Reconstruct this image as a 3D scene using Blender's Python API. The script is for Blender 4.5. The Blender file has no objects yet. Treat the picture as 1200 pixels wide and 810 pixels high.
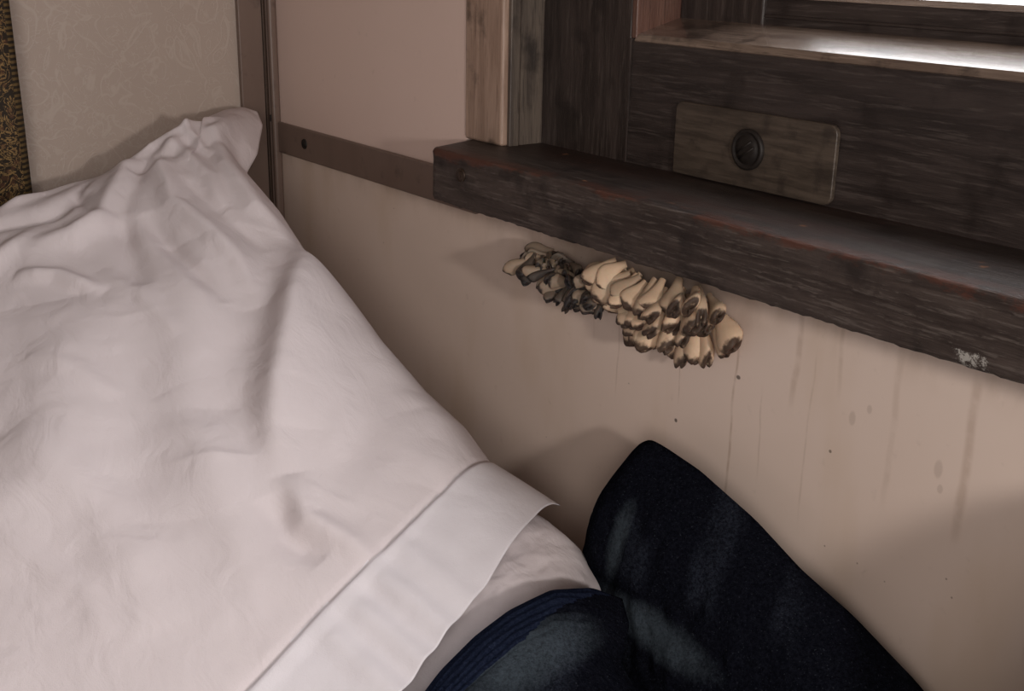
import bpy, bmesh, math, random
import numpy as np
from mathutils import Vector, Matrix
random.seed(7); rng=np.random.RandomState(3)
S=bpy.context.scene
S.view_settings.view_transform='Standard'
S.view_settings.look='None'

# ------------------------------------------------------------ helpers
def lin(c):
    return tuple([((x/255)/12.92 if x/255<=.04045 else ((x/255+.055)/1.055)**2.4) for x in c])+(1,)
def link(o,parent=None):
    S.collection.objects.link(o)
    if parent: o.parent=parent
    return o
def empty(name):
    e=bpy.data.objects.new(name,None); e.empty_display_size=.05; return link(e)
def mesh_obj(name,verts,faces,mat=None,parent=None,smooth=False):
    me=bpy.data.meshes.new(name); me.from_pydata([tuple(v) for v in verts],[],faces); me.update()
    if mat:
        for m in (mat if isinstance(mat,list) else [mat]): me.materials.append(m)
    if smooth: me.polygons.foreach_set('use_smooth',[True]*len(me.polygons))
    return link(bpy.data.objects.new(name,me),parent)
def boxes(name,bs,mat,parent=None,bevel=0,seg=3):
    V=[];F=[]
    for (x0,x1,y0,y1,z0,z1) in bs:
        k=len(V)
        V+=[(x0,y0,z0),(x1,y0,z0),(x1,y1,z0),(x0,y1,z0),(x0,y0,z1),(x1,y0,z1),(x1,y1,z1),(x0,y1,z1)]
        F+=[(k,k+3,k+2,k+1),(k+4,k+5,k+6,k+7),(k,k+1,k+5,k+4),(k+1,k+2,k+6,k+5),(k+2,k+3,k+7,k+6),(k+3,k,k+4,k+7)]
    o=mesh_obj(name,V,F,mat,parent)
    if bevel:
        b=o.modifiers.new('b','BEVEL'); b.width=bevel; b.segments=seg; b.limit_method='ANGLE'
        o.data.polygons.foreach_set('use_smooth',[True]*len(o.data.polygons))
        w=o.modifiers.new('w','WEIGHTED_NORMAL')
    return o
def prism_x(name,prof,x0,x1,mat,parent=None,bevel=0):
    n=len(prof); V=[(x0,y,z) for y,z in prof]+[(x1,y,z) for y,z in prof]
    F=[tuple(range(n))[::-1],tuple(range(n,2*n))]+[(i,(i+1)%n,n+(i+1)%n,n+i) for i in range(n)]
    o=mesh_obj(name,V,F,mat,parent)
    bm=bmesh.new(); bm.from_mesh(o.data); bmesh.ops.recalc_face_normals(bm,faces=bm.faces); bm.to_mesh(o.data); bm.free()
    if bevel:
        b=o.modifiers.new('b','BEVEL'); b.width=bevel; b.segments=3; b.limit_method='ANGLE'
    return o

class M:
    def __init__(s,name,rough=.6,spec=.4):
        s.m=bpy.data.materials.new(name); s.m.use_nodes=True; s.t=s.m.node_tree
        s.b=s.t.nodes['Principled BSDF']; s.b.inputs['Roughness'].default_value=rough
        s.b.inputs['Specular IOR Level'].default_value=spec
        g=s.t.nodes.new('ShaderNodeNewGeometry'); s.pos=g.outputs['Position']
        sx=s.t.nodes.new('ShaderNodeSeparateXYZ'); s.t.links.new(s.pos,sx.inputs[0])
        s.x,s.y,s.z=sx.outputs
    def n(s,ty,**kw):
        nd=s.t.nodes.new(ty)
        for k,v in kw.items(): setattr(nd,k,v)
        return nd
    def set(s,inp,v):
        if hasattr(v,'is_output') : s.t.links.new(v,inp)
        else: inp.default_value=v
    def math(s,op,a,b=0,c=0,clamp=False):
        nd=s.n('ShaderNodeMath',operation=op); nd.use_clamp=clamp
        s.set(nd.inputs[0],a); s.set(nd.inputs[1],b); s.set(nd.inputs[2],c); return nd.outputs[0]
    def map(s,scale,rot=(0,0,0),src=None):
        nd=s.n('ShaderNodeMapping'); s.t.links.new(src or s.pos,nd.inputs[0]); nd.inputs['Scale'].default_value=scale; nd.inputs['Rotation'].default_value=rot
        return nd.outputs[0]
    def noise(s,scale,vec=None,detail=4,rough=.55,dist=0):
        nd=s.n('ShaderNodeTexNoise'); s.t.links.new(vec or s.pos,nd.inputs['Vector'])
        nd.inputs['Scale'].default_value=scale; nd.inputs['Detail'].default_value=detail; nd.inputs['Roughness'].default_value=rough; nd.inputs['Distortion'].default_value=dist
        return nd.outputs[0]
    def voro(s,scale,vec=None,feature='F1'):
        nd=s.n('ShaderNodeTexVoronoi',feature=feature); s.t.links.new(vec or s.pos,nd.inputs['Vector']); nd.inputs['Scale'].default_value=scale
        return nd.outputs[0]
    def step(s,v,a,b,lo=0.,hi=1.):
        nd=s.n('ShaderNodeMapRange',interpolation_type='SMOOTHSTEP'); s.set(nd.inputs[0],v)
        for i,q in zip((1,2,3,4),(a,b,lo,hi)): nd.inputs[i].default_value=q
        return nd.outputs[0]
    def mix(s,f,a,b):
        nd=s.n('ShaderNodeMix',data_type='RGBA'); s.set(nd.inputs[0],f); s.set(nd.inputs[6],a); s.set(nd.inputs[7],b); return nd.outputs[2]
    def col(s,c): s.set(s.b.inputs['Base Color'],c)
    def rough(s,v): s.set(s.b.inputs['Roughness'],v)
    def bump(s,h,strength=.3,dist=.002):
        nd=s.n('ShaderNodeBump'); nd.inputs['Strength'].default_value=strength; nd.inputs['Distance'].default_value=dist
        s.t.links.new(h,nd.inputs['Height']); s.t.links.new(nd.outputs[0],s.b.inputs['Normal'])
    def near(s,p,r):
        d=None
        for o,c,q in zip((s.x,s.y,s.z),p,r):
            e=s.math('DIVIDE',s.math('SUBTRACT',o,c),q); e=s.math('MULTIPLY',e,e); d=e if d is None else s.math('ADD',d,e)
        return d

# ------------------------------------------------------------ materials
m=M('wallpaper',.55,.3)
v=m.noise(22,detail=2,dist=1.2); l=m.math('ABSOLUTE',m.math('SUBTRACT',v,.5)); l=m.step(l,.0,.03,1,0)
v2=m.noise(45,detail=2,dist=2.0); l2=m.math('ABSOLUTE',m.math('SUBTRACT',v2,.52)); l2=m.step(l2,.0,.03,1,0)
ll=m.math('MAXIMUM',l,l2)
big=m.noise(6,detail=2)
c=m.mix(big,lin((170,153,142)),lin((182,166,155))); c=m.mix(m.math('MULTIPLY',ll,.3),c,lin((198,186,176))); m.col(c)
m.rough(m.step(ll,0,1,.6,.38)); m.bump(ll,.25,.001); wallpaper=m.m
def laminate(name,ca,cb,streaks=False):
    m=M(name,.42,.4)
    big=m.noise(5,detail=3); c=m.mix(big,lin(ca),lin(cb))
    gr=m.noise(90,detail=4); c=m.mix(m.step(gr,.62,.8,0,.2),c,lin((150,125,112)))
    if streaks:
        wob=m.math('MULTIPLY',m.math('SUBTRACT',m.noise(14,detail=2),.5),.012)
        xx=m.math('ADD',m.x,wob)
        tot=None
        for (sx,z0,z1,w,a) in ((.590,.655,.735,.0010,.22),(.66,.668,.73,.0008,.35),(.713,.60,.73,.0014,.30),(.765,.70,.78,.0032,.24),(.80,.72,.78,.0022,.18),(.897,.655,.76,.0040,.24),(.845,.66,.78,.003,.14),(.95,.60,.74,.002,.16),(.56,.69,.74,.001,.15),(.74,.64,.70,.001,.18),(.78,.62,.74,.001,.15)):
            k=m.step(m.math('ABSOLUTE',m.math('SUBTRACT',xx,sx)),w*.2,w*1.2,a,0)
            k=m.math('MULTIPLY',k,m.step(m.z,z0,z0+.03)); k=m.math('MULTIPLY',k,m.step(m.z,z1,z1+.02,1,0))
            tot=k if tot is None else m.math('MAXIMUM',tot,k)
        tot=m.math('MULTIPLY',tot,m.step(m.noise(60,detail=3),.3,.6,.3,1.2))
        c=m.mix(tot,c,lin((132,98,68)))
        for p,r in (((.814,0,.718),(.0026,1,.005)),((.826,0,.728),(.002,1,.003)),((.879,0,.707),(.003,1,.006)),((.882,0,.695),(.002,1,.003)),((.800,0,.690),(.0012,1,.0012)),((.658,0,.664),(.0016,1,.0016)),((.716,0,.716),(.002,1,.0016))):
            d=m.near(p,r); dark=p[0] in (.8,.658,.716)
            c=m.mix(m.step(d,.4,1.4,.8 if dark else .25,0),c,lin((50,36,30) if dark else (130,108,95)))
        sp=m.voro(60); spn=m.noise(9,detail=1)
        k=m.math('MULTIPLY',m.step(sp,.02,.06,1,0),m.step(spn,.56,.6)); c=m.mix(m.math('MULTIPLY',k,.6),c,lin((70,50,40)))
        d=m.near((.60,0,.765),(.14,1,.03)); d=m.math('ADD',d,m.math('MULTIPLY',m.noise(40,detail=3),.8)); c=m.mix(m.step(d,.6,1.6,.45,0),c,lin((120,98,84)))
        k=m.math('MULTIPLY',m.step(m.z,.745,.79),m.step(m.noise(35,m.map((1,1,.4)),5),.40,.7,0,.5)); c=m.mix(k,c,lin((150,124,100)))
        k=m.step(m.noise(9,m.map((1,1,.35)),4),.50,.68,0,.3); c=m.mix(k,c,lin((190,163,134)))
    m.col(c); m.bump(m.noise(60,detail=2),.05,.001); return m.m
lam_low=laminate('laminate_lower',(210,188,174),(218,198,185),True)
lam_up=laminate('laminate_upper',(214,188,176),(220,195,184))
m=M('brown_trim',.4,.5)
v=m.noise(12,m.map((1,1,.15)),5); c=m.mix(v,lin((94,76,67)),lin((134,113,102))); c=m.mix(m.step(m.noise(70,detail=5),.55,.75,0,.5),c,lin((70,55,48))); m.col(c); m.bump(v,.1,.001); trim=m.m
m=M('screw_dark',.45,.6); m.b.inputs['Metallic'].default_value=.6
m.col(m.mix(m.noise(400),lin((38,30,26)),lin((80,62,50)))); screwm=m.m
m=M('screw_blackened',.55,.35); m.b.inputs['Metallic'].default_value=.2
m.col(m.mix(m.noise(300),lin((24,20,19)),lin((46,39,35)))); screwb=m.m
def wood(name,ca,cb,cc,rough=.4,axis=0,edge=False,spec=.5,bs=.45,coat=0):
    m=M(name,rough,spec)
    sc=[60,60,60]; sc[axis]=5
    g=m.noise(1.6,m.map(tuple(sc)),6,.65,.6)
    sc2=[110,110,110]; sc2[axis]=7
    g2=m.noise(4,m.map(tuple(sc2)),5,.7)
    c=m.mix(m.step(g,.35,.65),lin(ca),lin(cb)); c=m.mix(m.step(g2,.52,.66,0,.7),c,lin(cc))
    blot=m.noise(25,detail=5); c=m.mix(m.step(blot,.52,.68,0,.7),c,lin((30,23,21)))
    if edge:
        d=m.math('ABSOLUTE',m.math('SUBTRACT',m.z,.838)); nn_=m.noise(34,m.map((.5,1,1)),7,.7)
        d=m.math('ADD',d,m.math('MULTIPLY',m.math('SUBTRACT',nn_,.47),.05)); k=m.step(d,.0,.005,1,0)
        k=m.math('MULTIPLY',k,m.step(m.y,-.048,-.036,1,0)); c=m.mix(m.math('MULTIPLY',k,.75),c,lin((86,50,38)))
        top=m.step(m.z,.8375,.8383); k3=m.math('MULTIPLY',top,m.step(m.noise(14,m.map((.4,1.5,1)),5),.45,.65,0,.6)); c=m.mix(k3,c,lin((70,42,33)))
        c=m.mix(m.math('MULTIPLY',top,.5),c,lin((28,22,20)))
        k2=m.math('MULTIPLY',m.step(m.noise(32,detail=6),.67,.71),m.step(m.y,-.045,-.04)); c=m.mix(m.math('MULTIPLY',k2,.8),c,lin((136,92,64)))
        d=m.near((.922,-.055,.7995),(.018,.03,.008)); d=m.math('ADD',d,m.math('MULTIPLY',m.noise(140,detail=6,rough=.85),5)); c=m.mix(m.step(d,2.5,2.8,.8,0),c,lin((180,175,168)))
        m.rough(m.step(top,0,1,.6,.44))
    if coat:
        m.b.inputs['Coat Weight'].default_value=coat; m.b.inputs['Coat Roughness'].default_value=.16
    m.col(c); h=m.math('ADD',g,m.math('MULTIPLY',g2,.8)); m.bump(h,bs,.0018); return m.m
sillwood=wood('weathered_sill_wood',(48,38,34),(72,61,56),(98,88,82),.45,0,True,spec=.3,bs=.8)
framewood=wood('dark_frame_wood',(40,33,31),(58,49,46),(75,66,62),.36,0,spec=.4)
framewood_v=wood('dark_frame_wood_vertical',(42,34,31),(60,50,46),(78,68,63),.4,2,spec=.35)
redwood=wood('reddish_wood',(80,54,46),(106,76,64),(60,44,40),.35,2)
ledgewood=wood('varnished_ledge_wood',(96,80,70),(126,108,95),(70,58,52),.26,0,spec=.9,bs=.2,coat=.9)
tanwood=wood('tan_post_wood',(146,120,104),(170,143,126),(118,94,80),.45,2,bs=.25)
greywood=wood('grey_reveal_wood',(76,66,59),(102,90,80),(58,50,45),.45,2,bs=.3)
m=M('worn_latch_plate',.42,.4); m.b.inputs['Metallic'].default_value=.1
g=m.noise(2,m.map((8,60,90)),5,.7); c=m.mix(m.step(g,.3,.7),lin((60,51,44)),lin((90,78,68))); c=m.mix(m.step(m.noise(60,detail=4),.5,.7,0,.6),c,lin((48,40,36))); m.col(c); m.bump(g,.3,.0008); plate=m.m
m=M('white_cotton',.9,.1)
c=m.mix(m.noise(8,detail=3),lin((203,192,193)),lin((212,202,203))); m.col(c)
wv=m.noise(1300,detail=1); f2=m.noise(150,detail=3,rough=.5); f3=m.noise(26,m.map((1,1.6,1),(0,.3,.4)),3,.5,.8)
h=m.math('ADD',m.math('MULTIPLY',wv,.10),m.math('ADD',m.math('MULTIPLY',f2,.22),m.math('MULTIPLY',f3,1.3)))
m.bump(h,.55,.003); cotton=m.m
m=M('white_cotton_hem',.85,.15); m.col(m.mix(m.noise(12),lin((212,205,208)),lin((222,216,220)))); m.bump(m.math('ADD',m.math('MULTIPLY',m.noise(1200,detail=1),.15),m.math('MULTIPLY',m.noise(50,detail=4),1.5)),.4,.002); cotton2=m.m
def wool(name,base,base2,patch=True):
    m=M(name,1.0,.0)
    fz=m.noise(420,detail=5,rough=.85); c=m.mix(m.step(fz,.35,.75),lin(base),lin(base2))
    if patch:
        wx=m.math('SINE',m.math('MULTIPLY',m.math('ADD',m.math('ADD',m.x,m.math('MULTIPLY',m.noise(18,detail=2),.02)),m.math('MULTIPLY',m.y,.5)),95)); wz=m.math('SINE',m.math('MULTIPLY',m.math('ADD',m.math('SUBTRACT',m.z,m.math('MULTIPLY',m.y,.8)),m.math('MULTIPLY',m.noise(15,detail=2),.02)),95))
        ck=m.math('MULTIPLY',m.step(wx,-.1,.9),m.step(wz,-.1,.9)); ck=m.math('MULTIPLY',ck,m.step(fz,.35,.7,.05,.45)); c=m.mix(ck,c,lin((70,76,90)))
        ds=[m.near((.750,-.206,.585),(.016,.04,.030)),m.near((.736,-.09,.558),(.050,.07,.011)),m.near((.69,-.06,.60),(.008,.06,.022))]
        nz=m.math('MULTIPLY',m.noise(160,detail=6,rough=.85),2.2)
        t=None
        for d in ds:
            k=m.step(m.math('ADD',d,nz),.7,3.6,.58,0); t=k if t is None else m.math('MAXIMUM',t,k)
        t=m.math('MULTIPLY',t,m.step(fz,.30,.62,.45,1))
        c=m.mix(t,c,lin((104,116,126)))
        li=m.step(m.noise(700,detail=1),.66,.76,0,.25); c=m.mix(li,c,lin((100,104,114)))
    m.col(c); m.bump(m.math('ADD',fz,m.math('MULTIPLY',m.noise(120,detail=4,rough=.8),1.4)),1.0,.003)
    return m.m
navy=wool('navy_wool',(14,15,22),(34,36,46))
navyrib=wool('navy_ribbed_binding',(27,33,52),(50,58,80),False)

# ------------------------------------------------------------ room shell
boxes('wall_left',[(-.10,0,-1.9,.14,0,2.2)],wallpaper)
ww=empty('wall_window')
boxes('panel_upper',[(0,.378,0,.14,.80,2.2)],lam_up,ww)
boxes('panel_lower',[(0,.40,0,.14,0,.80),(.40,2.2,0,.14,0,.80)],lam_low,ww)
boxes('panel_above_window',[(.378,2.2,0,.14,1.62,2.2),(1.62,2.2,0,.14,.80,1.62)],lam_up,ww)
m=M('floor_linoleum',.5); m.col(m.mix(m.noise(20),lin((90,72,60)),lin((110,90,76)))); boxes('floor',[(-.1,2.4,-1.9,.14,-.05,0)],m.m)
m=M('ceiling_paint',.7); m.col(m.mix(m.noise(5),lin((200,190,180)),lin((210,200,190)))); boxes('ceiling',[(-.1,2.4,-1.9,.14,2.2,2.25)],m.m)
t=empty('trim_1')
boxes('corner_post',[(0,.007,-.043,-.001,0,2.2)],trim,t,.0015)
boxes('corner_post_bead',[(.0,.013,-.010,0,0,2.2)],trim,t,.003)
boxes('post_groove_strip',[(0,.0095,-.016,-.012,0,2.2)],screwm,t,.001)
def screw(name,p,axis,r,parent,mat=screwm):
    bm=bmesh.new()
    prof=[(r,0),(r,.16*r),(r*.93,.22*r),(r*.85,.23*r),(r*.80,.14*r),(r*.70,.14*r),(r*.64,.24*r),(r*.4,.28*r),(0.001,.29*r)]
    N=28;rings=[]
    for (q,h) in prof: rings.append([bm.verts.new((q*math.cos(2*math.pi*i/N),q*math.sin(2*math.pi*i/N),h)) for i in range(N)])
    for a,b in zip(rings,rings[1:]):
        for i in range(N): bm.faces.new((a[i],a[(i+1)%N],b[(i+1)%N],b[i]))
    bm.faces.new(rings[-1])
    for s in (-1,1):
        bmesh.ops.create_cube(bm,size=1,matrix=Matrix.Translation((0,s*r*.16,.29*r))@Matrix.Diagonal((r*1.1,r*.08,r*.08,1)))
    if axis=='x': mt=Matrix.Rotation(math.pi/2,4,'Y')
    else: mt=Matrix.Rotation(math.pi/2,4,'X')
    bmesh.ops.transform(bm,matrix=Matrix.Translation(p)@mt@Matrix.Rotation(.6,4,'Z'),verts=bm.verts)
    me=bpy.data.meshes.new(name); bm.to_mesh(me); bm.free(); me.materials.append(mat)
    me.polygons.foreach_set('use_smooth',[True]*len(me.polygons))
    return link(bpy.data.objects.new(name,me),parent)
screw('post_screw',(.007,-.008,.812),'x',.0045,t,screwb)
t2=empty('trim_2')
boxes('wall_strip',[(.012,.40,-.005,0,.774,.808)],trim,t2,.0015)
screw('strip_screw',(.077,-.005,.792),'y',.0055,t2,screwb)

# ------------------------------------------------------------ window
w=empty('window_1')
boxes('casing_post',[(.378,.433,-.002,.04,.838,1.66)],tanwood,w,.003)
boxes('casing_reveal_strip',[(.4325,.437,.004,.014,.838,1.66)],greywood,w,.001)
boxes('casing_reveal_face',[(.4325,.4345,.016,.04,.838,1.66)],greywood,w)
boxes('outer_frame_panel',[(.433,.543,.04,.09,.835,1.66)],framewood_v,w,.001)
boxes('lower_frame_seam_bead',[(.5425,.5445,.0385,.05,.838,.934)],framewood_v,w)
prism_x('lower_frame_rail',[(.04,.835),(.04,.932),(.043,.936),(.085,.947),(.13,.947),(.13,.835)],.544,1.60,framewood,w,.0015)
prism_x('frame_ledge',[(.0395,.9325),(.0425,.9375),(.085,.9485),(.085,.9465),(.0425,.935),(.0405,.9315)],.548,1.60,ledgewood,w)
boxes('frame_reveal',[(.543,.549,.04,.09,.934,1.66)],redwood,w,.001)
boxes('sash_stile',[(.549,.635,.085,.125,.945,1.66)],framewood_v,w,.002)
prism_x('sash_rail',[(.088,.945),(.088,.967),(.091,.970),(.125,.980),(.125,.945)],.633,1.60,framewood,w,.001)
prism_x('sash_rail_ledge',[(.0875,.9675),(.091,.9715),(.118,.9795),(.118,.978),(.091,.969)],.634,1.60,ledgewood,w)
boxes('sash_rail_groove_bead',[(.635,1.60,.086,.09,.9535,.956)],framewood,w,.001)
boxes('frame_top',[(.433,1.62,.04,.13,1.60,1.66),(1.56,1.62,.04,.13,.835,1.60)],framewood,w,.002)
m=M('window_glass',.02,.5)
tr=m.n('ShaderNodeBsdfTransparent'); gl=m.n('ShaderNodeBsdfGlossy'); gl.inputs['Roughness'].default_value=.02
mx=m.n('ShaderNodeMixShader'); mx.inputs[0].default_value=.08; m.t.links.new(tr.outputs[0],mx.inputs[1]); m.t.links.new(gl.outputs[0],mx.inputs[2])
m.t.links.new(mx.outputs[0],m.t.nodes['Material Output'].inputs['Surface'])
boxes('glass_pane',[(.63,1.58,.105,.108,.975,1.61)],m.m,w)
bm=bmesh.new(); pts=[]
x0,x1,z0,z1,r=.601,.751,.8395,.893,.007
for cx_,cz_,a0 in ((x1-r,z1-r,0),(x0+r,z1-r,90),(x0+.002,z0+.002,180),(x1-r,z0+r,270)):
    rr=r if a0!=180 else .002
    for k in range(7):
        a=math.radians(a0+15*k); pts.append((cx_+rr*math.cos(a),cz_+rr*math.sin(a)))
vs=[bm.verts.new((p[0],.0360,p[1])) for p in pts]; f=bm.faces.new(vs)
ex=bmesh.ops.extrude_face_region(bm,geom=[f]); bmesh.ops.translate(bm,vec=(0,.0040,0),verts=[g for g in ex['geom'] if isinstance(g,bmesh.types.BMVert)])
bmesh.ops.recalc_face_normals(bm,faces=bm.faces)
me=bpy.data.meshes.new('latch_plate'); bm.to_mesh(me); bm.free(); me.materials.append(plate)
o=link(bpy.data.objects.new('latch_plate',me),w); b=o.modifiers.new('b','BEVEL'); b.width=.001; b.segments=3; b.limit_method='ANGLE'
screw('latch_plate_screw',(.676,.0362,.867),'y',.0145,w,screwb)
def sill():
    x0,x1,y0,y1,z0,z1=.400,1.62,-.055,.05,.794,.8385
    bm=bmesh.new(); n=260; prof=[]
    r=.004
    for cy,cz,a0 in ((y0+r,z0+r,180),):
        for k in range(4): a=math.radians(a0+30*k); prof.append((cy+r*math.cos(a),cz+r*math.sin(a)))
    prof=[(y1,z0)]+prof[::-1]
    for k in range(1,6): prof.append((y0,z0+r+(z1-z0-2*r)*k/6))
    for k in range(5): a=math.radians(180-22.5*k); prof.append((y0+r+r*math.cos(a),z1-r+r*math.sin(a)))
    for k in range(1,6): prof.append((y0+r+(y1-y0-r)*k/5,z1))
    rings=[]
    for i in range(n+1):
        s=i/n; x=x0+(x1-x0)*s
        tap=min(1,(x-x0)/.008) if x<x0+.008 else 1
        sh=(1-math.sqrt(max(0,1-(1-tap)**2)))*.008
        ring=[]
        for j,(y,z) in enumerate(prof):
            nz=(math.sin(x*61+j)*.3+math.sin(x*143+j*2.1)*.3+math.sin(x*317+j*.7)*.3+math.sin(x*611+j*1.3)*.3)
            yy=y+sh*(1 if y<0 else 0)+ (.0008*nz if y<y0+.01 else 0)
            zz=z+(-sh*.5 if z>.83 else sh*.5)+(.0006*nz if y<y0+.02 else 0)
            ring.append(bm.verts.new((x,yy,zz)))
        rings.append(ring)
    L=len(prof)
    for a,b in zip(rings,rings[1:]):
        for j in range(L): bm.faces.new((a[j],a[(j+1)%L],b[(j+1)%L],b[j]))
    bm.faces.new(rings[0]); bm.faces.new(rings[-1][::-1])
    for v_ in bm.verts:
        if v_.co.x<.47: v_.co.x+= (.47-v_.co.x)/.07*(-.022*(v_.co.y+.055)/.055+.004)
    bmesh.ops.recalc_face_normals(bm,faces=bm.faces)
    me=bpy.data.meshes.new('window_sill'); bm.to_mesh(me); bm.free(); me.materials.append(sillwood)
    me.polygons.foreach_set('use_smooth',[True]*len(me.polygons))
    return link(bpy.data.objects.new('window_sill',me),w)
so=sill(); e=so.modifiers.new('es','EDGE_SPLIT'); e.split_angle=math.radians(50)
screw('sill_screw',(.452,-.0555,.822),'y',.006,w)

# ------------------------------------------------------------ mushrooms
def mushrooms():
    V=[];F=[];C=[]
    def lobe(p,d,L,r,tone,bend,flat=.6,twist=.5):
        d=Vector(d).normalized(); side=d.cross(Vector((0,-1,0.3))).normalized(); nrm=side.cross(d).normalized()
        a=random.uniform(-twist,twist); side,nrm=side*math.cos(a)+nrm*math.sin(a),nrm*math.cos(a)-side*math.sin(a)
        prof=[(0,.30),(.15,.34),(.32,.46),(.48,.66),(.62,.86),(.75,1.0),(.86,1.05),(.94,.95),(.985,.76),(1.0,.54),(.985,.38),(.96,.2),(.95,.02)]
        N=18; k0=len(V); ph=random.uniform(0,6); cup=random.uniform(0,.35)
        for ti,(t_,q) in enumerate(prof):
            c=Vector(p)+d*(L*t_)+bend*(t_*t_)*L
            for i in range(N):
                an=2*math.pi*i/N; wv=1+(.07*math.sin(3*an+ph)+.04*math.sin(5*an+2*ph))*t_
                rr=r*q*wv
                ff=flat+(.95-flat)*max(0,(.45-t_)/.45)
                back=-.16*L*t_*t_*(abs(math.cos(an))**2)
                V.append(c+d*back+side*rr*math.cos(an)+nrm*(rr*ff*math.sin(an)-cup*r*t_*(math.cos(an)**2)))
                dark=max(0,min(1,(t_-.84-.05*math.sin(2*an+ph))/.12)) if ti<9 else .95
                C.append((dark,tone,t_))
        for ti in range(len(prof)-1):
            for i in range(N):
                a_=k0+ti*N+i; b_=k0+ti*N+(i+1)%N; F.append((a_,b_,b_+N,a_+N))
    R_=random.uniform
    # right, pale clump: tiers of shell-shaped caps fanning out, lowest tier hanging down
    for tier,(n,zr,out,L0,L1_,r0,r1) in enumerate(((15,.770,.20,.030,.040,.0075,.0105),(15,.774,.45,.027,.036,.0075,.0110),(14,.780,.75,.024,.032,.0075,.0110),(12,.786,1.1,.020,.028,.007,.010))):
        for i in range(n):
            u=(i+R_(0,1))/n; fan=(u-.5)*2.5+R_(-.3,.3)
            root=(.606+.088*u,-.004-.006*tier-R_(0,.004),zr-R_(0,.008)-.008*math.sin(math.pi*u))
            d=(math.sin(fan)*.95,-out+R_(-.15,.15),-math.cos(fan)*.95)
            lobe(root,d,R_(L0,L1_),R_(r0,r1),R_(.6,1),Vector((R_(-.15,.15),-.05,R_(-.35,-.05))),R_(.38,.55),.45)
    # left, grey-brown rosettes
    for (cx,cz,n) in ((.520,.766,18),(.544,.759,22),(.569,.753,24),(.592,.758,20)):
        for i in range(n):
            fan=-2.3+4.6*(i/n)+R_(-.3,.3); lay=R_(0,1)
            root=(cx+R_(-.004,.004),-.010-.020*lay,cz+R_(-.004,.004))
            d=(math.sin(fan),-.2-1.0*lay,-math.cos(fan)*.9-.1)
            lobe(root,d,R_(.017,.026),R_(.0045,.0068),R_(0,.38),Vector((R_(-.2,.2),-.05,-.15)),R_(.4,.6),.8)
    m=M('mushroom_flesh',.6,.3)
    at=m.n('ShaderNodeAttribute',attribute_name='shade'); sp=m.n('ShaderNodeSeparateColor'); m.t.links.new(at.outputs['Color'],sp.inputs[0])
    dk,tn,tt=sp.outputs[0],sp.outputs[1],sp.outputs[2]
    nz=m.noise(220,detail=3); base=m.mix(tn,lin((74,66,61)),lin((228,198,168))); base=m.mix(m.math('MULTIPLY',nz,.45),base,m.mix(tn,lin((50,44,42)),lin((180,144,112))))
    base=m.mix(m.math('MULTIPLY',m.step(tt,.0,.5,1,0),.4),base,m.mix(tn,lin((46,40,38)),lin((140,106,80))))
    k=m.step(m.math('ADD',dk,m.math('MULTIPLY',m.math('SUBTRACT',nz,.5),1.0)),.4,.95,0,.95)
    c=m.mix(k,base,m.mix(tn,lin((32,28,29)),lin((60,42,33)))); m.col(c); m.bump(nz,.2,.0008)
    m.b.inputs['Subsurface Weight'].default_value=.12; m.b.inputs['Subsurface Scale'].default_value=.004
    o=mesh_obj('mushroom_cluster',V,F,m.m,None,True)
    ca=o.data.color_attributes.new('shade','FLOAT_COLOR','POINT')
    ca.data.foreach_set('color',np.array([(a,b,c_,1) for a,b,c_ in C]).ravel())
mushrooms()

# ------------------------------------------------------------ curtain
def curtain():
    ny,nz=80,10; V=[];F=[]
    for j in range(nz+1):
        for i in range(ny+1):
            y=-.282-.45*i/ny; z=.70+1.35*j/nz
            y+= .012*(.75-z) if z<1 else 0
            x=.026+.014*math.sin(i*.42)+.004*math.sin(i*1.1+j)
            V.append((x,y,z))
    for j in range(nz):
        for i in range(ny): a=j*(ny+1)+i; F.append((a,a+1,a+ny+2,a+ny+1))
    m=M('brocade_curtain',.7,.3)
    v=m.noise(80,detail=3,dist=2.5); l=m.step(m.math('ABSOLUTE',m.math('SUBTRACT',v,.5)),.01,.05,1,0)
    k=m.step(m.voro(120),.25,.4,1,0); c=m.mix(l,lin((44,36,28)),lin((140,112,72))); c=m.mix(m.math('MULTIPLY',k,.5),c,lin((92,60,42)))
    e=m.math('ADD',m.y,.284)
    st=m.step(m.math('SINE',m.math('MULTIPLY',m.z,1200)),-.2,.2); g=m.mix(st,lin((44,36,26)),lin((104,84,52)))
    c=m.mix(m.step(e,-.006,-.005,0,1),c,g); m.col(c); m.bump(l,.4,.001)
    o=mesh_obj('window_curtain',V,F,m.m,None,True); s=o.modifiers.new('s','SOLIDIFY'); s.thickness=.002
curtain()

# ------------------------------------------------------------ berth
bt=empty('sleeping_berth')
m=M('berth_sheet',.9,.1); m.col(m.mix(m.noise(10),lin((196,188,188)),lin((208,200,200)))); m.bump(m.noise(200),.2,.001)
boxes('mattress',[(.02,1.95,-.72,-.012,.33,.45)],m.m,bt,.02,5)
m2=M('berth_base_board',.5); m2.col(m2.mix(m2.noise(4,m2.map((1,8,8))),lin((96,66,48)),lin((120,86,64))))
boxes('base_cabinet',[(.01,1.96,-.70,-.01,0,.33)],m2.m,bt,.004)
prism_y=[(.02,.44),(.02,.67),(.08,.675),(.60,.465),(.62,.44)]
V=[(x,-.70,z) for x,z in prism_y]+[(x,-.03,z) for x,z in prism_y]; n5=5
F=[(0,1,2,3,4),(9,8,7,6,5)]+[(i,i+5,(i+1)%5+5,(i+1)%5) for i in range(5)]
o=mesh_obj('raised_headrest',V,F,m.m,bt); b=o.modifiers.new('b','BEVEL'); b.width=.012; b.segments=4

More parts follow.
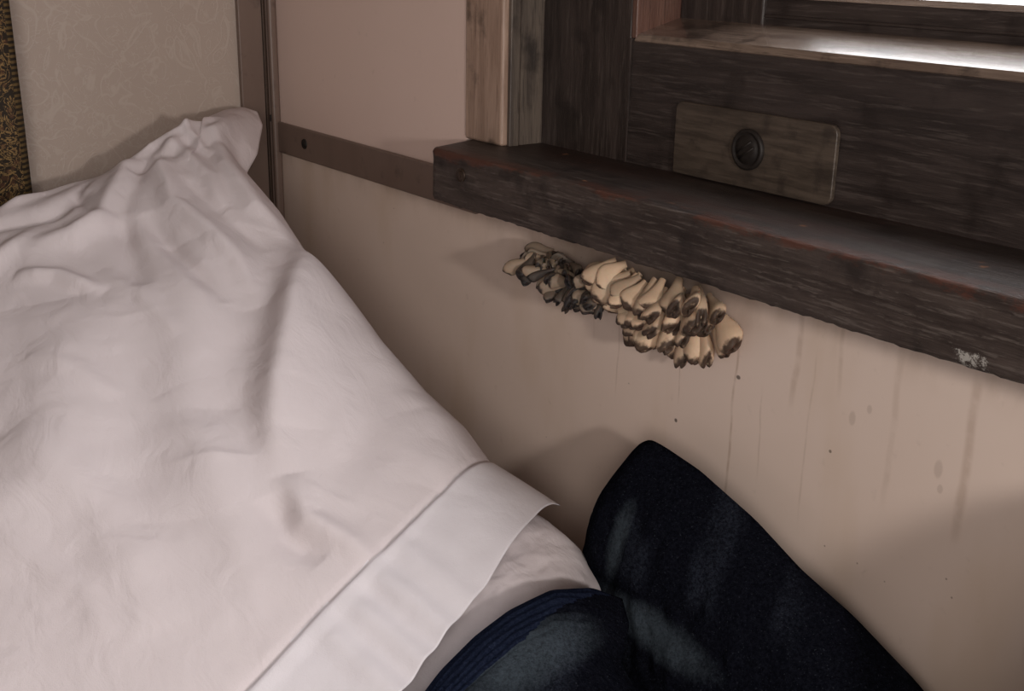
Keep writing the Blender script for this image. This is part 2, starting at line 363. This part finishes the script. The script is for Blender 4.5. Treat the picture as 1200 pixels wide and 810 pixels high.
# ------------------------------------------------------------ soft goods
# the pillow lies on an inclined plane: origin P1 (top corner), E1 down its long side, E2 across, NN out of it
P1=np.array([.08,-.072,.8186]); E1=np.array([.9387,-.0172,-.3445]); NN=np.array([.330,-.244,.911]); NN/=np.linalg.norm(NN)
E1-=NN*np.dot(E1,NN); E1/=np.linalg.norm(E1); E2=-np.cross(NN,E1)
def resample(pts,n,sm=2):
    p=np.array(pts,float); d=np.r_[0,np.cumsum(np.linalg.norm(np.diff(p,axis=0),axis=1))]; s=np.linspace(0,d[-1],n)
    q=np.stack([np.interp(s,d,p[:,k]) for k in range(p.shape[1])],1)
    for _ in range(sm): q[1:-1]=(q[:-2]+2*q[1:-1]+q[2:])/4
    return q
def coons(T,Rr,B,L,nu,nv,sm=6):
    T=resample(T,nu,sm)[None];B=resample(B,nu,sm)[None];L=resample(L,nv,sm)[:,None];Rr=resample(Rr,nv,sm)[:,None]
    u=np.linspace(0,1,nu)[None,:,None];v=np.linspace(0,1,nv)[:,None,None]
    return (1-v)*T+v*B+(1-u)*L+u*Rr-((1-u)*(1-v)*T[:,:1]+u*(1-v)*T[:,-1:]+(1-u)*v*B[:,:1]+u*v*B[:,-1:]), np.broadcast_to(u[...,0],(nv,nu)), np.broadcast_to(v[...,0],(nv,nu))
def pdist(g,line):
    line=np.array(line,float); best=np.full(g.shape[:2],1e9); par=np.zeros(g.shape[:2]); sd=np.zeros(g.shape[:2])
    n=len(line)-1
    for i in range(n):
        a,b=line[i],line[i+1]; e=b-a; t_=np.clip(((g-a)@e)/(e@e),0,1); q=g-(a+t_[...,None]*e); d=np.linalg.norm(q,axis=-1)
        k=d<best; best[k]=d[k]; par[k]=((i+t_)/n)[k]; cr=np.sign(e[0]*q[...,1]-e[1]*q[...,0]); sd[k]=cr[k]
    return best,par,sd
def two_sided(name,top,bot,mat,parent,matfn=None):
    nv,nu=top.shape[:2]; V=top.reshape(-1,3).tolist(); idx=np.arange(nv*nu).reshape(nv,nu); jdx=idx.copy()
    k=len(V)
    for j in range(1,nv-1):
        for i in range(1,nu-1): V.append(bot[j,i].tolist()); jdx[j,i]=k; k+=1
    F=[];mi=[]
    for j in range(nv-1):
        for i in range(nu-1):
            F.append((idx[j,i],idx[j+1,i],idx[j+1,i+1],idx[j,i+1])); F.append((jdx[j,i],jdx[j,i+1],jdx[j+1,i+1],jdx[j+1,i]))
            q=matfn(j/nv,i/nu) if matfn else 0; mi+=[q,q]
    o=mesh_obj(name,V,[tuple(int(a) for a in f) for f in F],mat,parent,True); o.data.polygons.foreach_set('material_index',mi)
    bm=bmesh.new(); bm.from_mesh(o.data); bmesh.ops.recalc_face_normals(bm,faces=bm.faces); bm.to_mesh(o.data); bm.free()
    return o
def fbm(g,scale,seed,octv=4):
    r=np.random.RandomState(seed); h=np.zeros(g.shape[:2]); a=1; f=scale
    for _ in range(octv):
        for k in range(5):
            th=r.uniform(0,math.pi*2); ph=r.uniform(0,6.28); kk=f*r.uniform(.7,1.4)
            h+=a*np.sin(kk*(g[...,0]*math.cos(th)+g[...,1]*math.sin(th))+ph+1.3*np.sin(kk*.6*(g[...,1]*math.cos(th)-g[...,0]*math.sin(th))+ph*2))/5
        a*=.5; f*=2.1
    return h
TOP=[(.026,.60),(.036,.340),(.029,.262),(.033,.215),(.024,.162),(.015,.111),(.004,.076),(-.004,.047),(-.028,.034),(-.037,.009),(-.034,-.009),(-.017,-.019)]
RIGHT=[(-.017,-.019),(.011,-.013),(.058,.014),(.082,.036),(.157,.035),(.233,.041),(.287,.035),(.366,.036),(.431,.030),(.475,.020),(.513,.019),(.579,-.002)]
HEM=[(.579,-.002),(.592,.024),(.614,.061),(.640,.102),(.658,.141),(.678,.182),(.712,.251),(.744,.321),(.80,.50)]
L1=[(.511,.011),(.516,.020),(.548,.081),(.576,.145),(.599,.203),(.623,.257),(.655,.332),(.682,.392),(.74,.53)]
G,U,Vv=coons(TOP,RIGHT,HEM[::-1],[TOP[0],(.41,.58),HEM[-1]],320,320,3)
W=.55
prof=(1-np.exp(-U*W/.05))*(1-np.exp(-(1-U)*W/.035))*(1-np.exp(-Vv*.6/.035))
Ht=.050*prof
CR=[([(.237,.034),(.314,.087),(.368,.120),(.416,.151),(.461,.172),(.495,.176)],.009,.014),
    ([(.237,.030),(.314,.075),(.368,.108),(.416,.138),(.461,.155)],.008,.028),
    ([(.223,.066),(.301,.122),(.354,.160),(.413,.196),(.461,.215)],-.013,.034),
    ([(.005,.007),(.053,.048),(.113,.062),(.189,.065),(.227,.052)],.013,.012),
    ([(.017,.033),(.037,.075),(.043,.108),(.059,.136)],.012,.007),
    ([(.033,.051),(.053,.090),(.085,.120),(.163,.133),(.260,.112),(.318,.122)],.011,.011),
    ([(.055,.073),(.076,.108),(.088,.142),(.148,.180),(.260,.197)],-.011,.011),
    ([(.041,.138),(.090,.151),(.150,.189),(.164,.224),(.158,.267)],.013,.013),
    ([(.026,.163),(.044,.202),(.056,.238),(.070,.270)],.010,.010),
    ([(.09,.19),(.11,.23),(.10,.27),(.09,.33)],-.011,.012),
    ([(.495,.176),(.535,.182),(.560,.167),(.585,.155)],.007,.010),
    ([(.505,.198),(.540,.199),(.568,.187)],-.006,.011),
    ([(.24,.042),(.33,.055),(.40,.06),(.47,.06)],.006,.030),
    ([(.28,.035),(.35,.065),(.43,.08),(.49,.12),(.52,.16)],-.008,.025),
    ([(.22,.14),(.31,.165),(.40,.21),(.50,.25)],.008,.032),
    ([(.24,.26),(.33,.28),(.42,.33),(.46,.40)],.010,.040),
    ([(.29,.215),(.40,.24),(.50,.29)],-.007,.032),
    ([(.45,.045),(.51,.055),(.545,.09)],.005,.02),
    ([(.01,0),(.06,.035),(.11,.048),(.17,.045)],-.007,.007),
    ([(.16,.16),(.235,.155),(.305,.145)],-.008,.009),
    ([(.19,.28),(.21,.25),(.25,.225)],.008,.008),
    ([(.38,.22),(.45,.215),(.52,.23),(.59,.24)],.004,.018),
    ([(.37,.33),(.46,.30),(.57,.30)],.006,.020),
    ([(.06,.18),(.09,.20),(.14,.20)],-.005,.006),
    ([(.02,.07),(.05,.075),(.09,.07)],.005,.005),
    ([(.045,.10),(.08,.09),(.13,.085),(.18,.095)],.005,.008),
    ([(.12,.11),(.19,.10),(.25,.085)],-.005,.008),
    ([(.13,.24),(.17,.30),(.16,.36)],.007,.010),
    ([(.22,.22),(.27,.20),(.33,.195)],.003,.008),
    ([(.30,.30),(.34,.27),(.37,.255)],.0025,.008),
    ([(.42,.10),(.46,.115),(.49,.14)],.0025,.009),
    ([(.46,.36),(.52,.33),(.56,.33)],.003,.010)]
for pts,A,wd in CR:
    d,par,sd=pdist(G,pts); Ht+=A*np.exp(-(d/wd)**2)*np.clip(np.minimum(par,1-par)*4,0,1)**.7*np.clip(prof*2,0,1)
# light crumple, strongest towards the gathered top corner
amp=np.clip(1.1-G[...,0]/.35,.3,1)
rn=1-np.abs(fbm(G,38,31,3)); Ht+=.0026*(rn-.8)*prof*amp
Ht+=.0020*fbm(G,28,5,3)*prof+.0003*fbm(G,120,9,2)*prof
d,par,sd=pdist(G,L1)
below=np.where(G[...,0]>np.interp(G[...,1],[q[1] for q in L1],[q[0] for q in L1]),1,0)
Ht-=.030*np.clip((Vv-.55)/.35,0,1)**1.5
bw=np.clip(d/.004,0,1)*below
pl=np.sin(G[...,1]*220+G[...,0]*60)*np.exp(-((G[...,1]-.17)/.05)**2)+.4*np.sin(G[...,1]*95+1)
Ht+=below*(.004*bw+.0022*pl*np.clip(d/.02,0,1)) - .0020*np.exp(-(d/.0025)**2) 
world=P1+G[...,0:1]*E1+G[...,1:2]*E2+Ht[...,None]*NN
pb=(1-np.exp(-U*W/.05))*(1-np.exp(-(1-U)*W/.035))*(1-np.exp(-Vv*.6/.035))*np.clip((.93-Vv)/.08,0,1)
edgeH=np.where(Vv>.5,Ht-.002-.07*pb,-.07*pb)
edgeH=np.minimum(edgeH,Ht-.0015)
botw=P1+G[...,0:1]*E1+G[...,1:2]*E2+edgeH[...,None]*NN
pil=empty('pillow')
o=two_sided('pillowcase',world,botw,[cotton,cotton2],pil)
cen=np.zeros(len(o.data.polygons)*3); o.data.polygons.foreach_get('center',cen); cen=cen.reshape(-1,3)-P1
ca_=cen@E1; cb_=cen@E2
o.data.polygons.foreach_set('material_index',(ca_>np.interp(cb_,[q[1] for q in L1],[q[0] for q in L1])).astype(int))
INN=([(.525,.035),(.550,.018),(.575,.012),(.592,.012)],[(.592,.012),(.617,.004),(.650,.010),(.685,.034)],[(.66,.22),(.70,.18),(.70,.13),(.69,.080),(.685,.034)],[(.525,.035),(.56,.10),(.66,.22)])
g,u,v_=coons(INN[0],INN[1],INN[2],INN[3],90,90)
pr=(1-np.exp(-u*.2/.02))*(1-np.exp(-(1-u)*.2/.03))*(1-np.exp(-v_*.2/.03))*(1-np.exp(-(1-v_)*.2/.03))
h=-.036+.032*pr+.004*fbm(g,60,4)*pr
tw=P1+g[...,0:1]*E1+g[...,1:2]*E2+h[...,None]*NN; bw_=P1+g[...,0:1]*E1+g[...,1:2]*E2+(-.036-.04*pr)[...,None]*NN
two_sided('inner_pillow',tw,bw_,cotton,pil)

# blanket
bl=empty('wool_blanket')
T_=[(.634,.600),(.641,.628),(.655,.652),(.668,.661),(.684,.660),(.719,.655),(.769,.640),(.808,.622),(.851,.609),(.898,.588),(.931,.567),(1.02,.53),(1.10,.50)]
R_=[(1.10,.50),(1.12,.475),(1.12,.45)]
B_=[(.62,.452),(.85,.452),(1.12,.45)]
L_=[(.634,.600),(.630,.54),(.62,.452)]
g,u,v_=coons(T_,R_,B_,L_,140,80,2)
pr=(1-np.exp(-u*.45/.02))*(1-np.exp(-(1-u)*.45/.03))*(1-np.exp(-v_*.2/.022))
yb=-.035
dep=yb-.045*pr-.20*np.clip(.64-g[...,1],0,1)-.012*fbm(g,30,2)*pr-.0014*fbm(g,260,3,2)*pr
tw=np.stack([g[...,0],dep,g[...,1]],-1); bw_=np.stack([g[...,0],np.maximum(yb+.025*pr,dep+.004)+0*dep,g[...,1]],-1)
bw_[...,1]=np.minimum(bw_[...,1],-.006)
two_sided('leaning_fold',tw,bw_,navy,bl)
T_=[(.79,.33),(.735,.26),(.690,.185),(.678,.160),(.668,.129),(.663,.100),(.664,.067),(.677,.042),(.695,.030)]
R_=[(.695,.030),(.714,.038),(.734,.060),(.769,.066),(.816,.080),(.90,.09),(1.0,.10)]
B_=[(1.02,.38),(1.03,.24),(1.0,.10)]
L_=[(.79,.33),(.88,.37),(1.02,.38)]
g,u,v_=coons(T_,R_,B_,L_,170,200,3)
pr=(1-np.exp(-u*.3/.02))*(1-np.exp(-(1-u)*.3/.02))*(1-np.exp(-v_*.3/.018))*(1-np.exp(-(1-v_)*.3/.03))
h=.018+.028*pr+.007*fbm(g,30,8)*pr+.0014*fbm(g,260,6,2)*pr
rib=(v_<.13)&(u<.93); h=h+np.where(rib,.0009*np.sin(v_/.13*math.pi*2*6),0)
tw=P1+g[...,0:1]*E1+g[...,1:2]*E2+h[...,None]*NN; bw_=P1+g[...,0:1]*E1+g[...,1:2]*E2+(.018-.05*pr)[...,None]*NN
zz=bw_[...,2]; bw_[...,2]=np.maximum(zz,.452)
tw[...,2]=np.maximum(tw[...,2],.456)
two_sided('front_fold',tw,bw_,[navy,navyrib],bl,lambda j,i:1 if (j<.12*min(1,max(0,(.97-i)/.2))) else 0)
xs=np.linspace(.70,1.90,80);ys=np.linspace(-.70,-.03,60); X,Y=np.meshgrid(xs,ys); gg=np.stack([X,Y],-1)
zt=.468+.005*fbm(gg,14,11)
tw=np.stack([X,Y,zt],-1); bw_=np.stack([X,Y,zt*0+.4515],-1)
two_sided('spread_blanket',tw,bw_,navy,bl)
# unseen heap in blanket wool, added to cast a shadow edge on the wall
xs=np.linspace(1.02,1.46,80);ys=np.linspace(-.19,-.015,60); X,Y=np.meshgrid(xs,ys); gg=np.stack([X,Y],-1)
uu=(X-1.02)/.44; vv=(Y+.19)/.175
pr=(1-np.exp(-uu/.05))*(1-np.exp(-(1-uu)/.2))*(1-np.exp(-vv/.2))*(1-np.exp(-(1-vv)/.06))
zt=.455+.35*pr+.012*fbm(gg,22,21)*pr
two_sided('shadow_heap',np.stack([X,Y,zt],-1),np.stack([X,Y,zt*0+.4515],-1),navy,bl)

# ------------------------------------------------------------ lights
def area(name,loc,target,sx,sy,e,col):
    l=bpy.data.lights.new(name,'AREA'); l.shape='RECTANGLE'; l.size=sx; l.size_y=sy; l.energy=e; l.color=col
    o=link(bpy.data.objects.new(name,l)); o.location=loc; o.rotation_euler=(Vector(target)-Vector(loc)).to_track_quat('-Z','Y').to_euler(); return o
area('window_daylight',(.85,.65,1.50),(.75,-.1,.85),1.7,1.1,44,(.98,.98,1))
area('compartment_light',(1.95,-1.25,1.15),(.7,0,.7),.6,.6,9.5,(1,.93,.88))
area('wall_graze_light',(1.78,-.46,1.0),(.85,0,.70),.07,.07,5.4,(1,.945,.90))  # added small light raking along the window wall, not an actual lamp
wd=bpy.data.worlds.new('World'); S.world=wd; wd.use_nodes=True
wd.node_tree.nodes['Background'].inputs[0].default_value=(.81,.75,.73,1); wd.node_tree.nodes['Background'].inputs[1].default_value=.20

# ------------------------------------------------------------ camera
def nrm(v): v=np.array(v,float); return v/np.linalg.norm(v)
xc=nrm((1100,-490,1400)); zc=nrm((80,4180,1400)); zc=nrm(zc-xc*np.dot(zc,xc)); yc=np.cross(zc,xc)
cam=bpy.data.cameras.new('camera'); cam.lens=42; cam.sensor_width=36; cam.clip_start=.02
co=link(bpy.data.objects.new('camera',cam)); mw=Matrix.Identity(4)
for r,row in enumerate((xc,yc,zc)):
    for k in range(3): mw[r][k]=row[k]
    mw[r][3]=(1.25,-.60,1.0)[r]
co.matrix_world=mw; S.camera=co
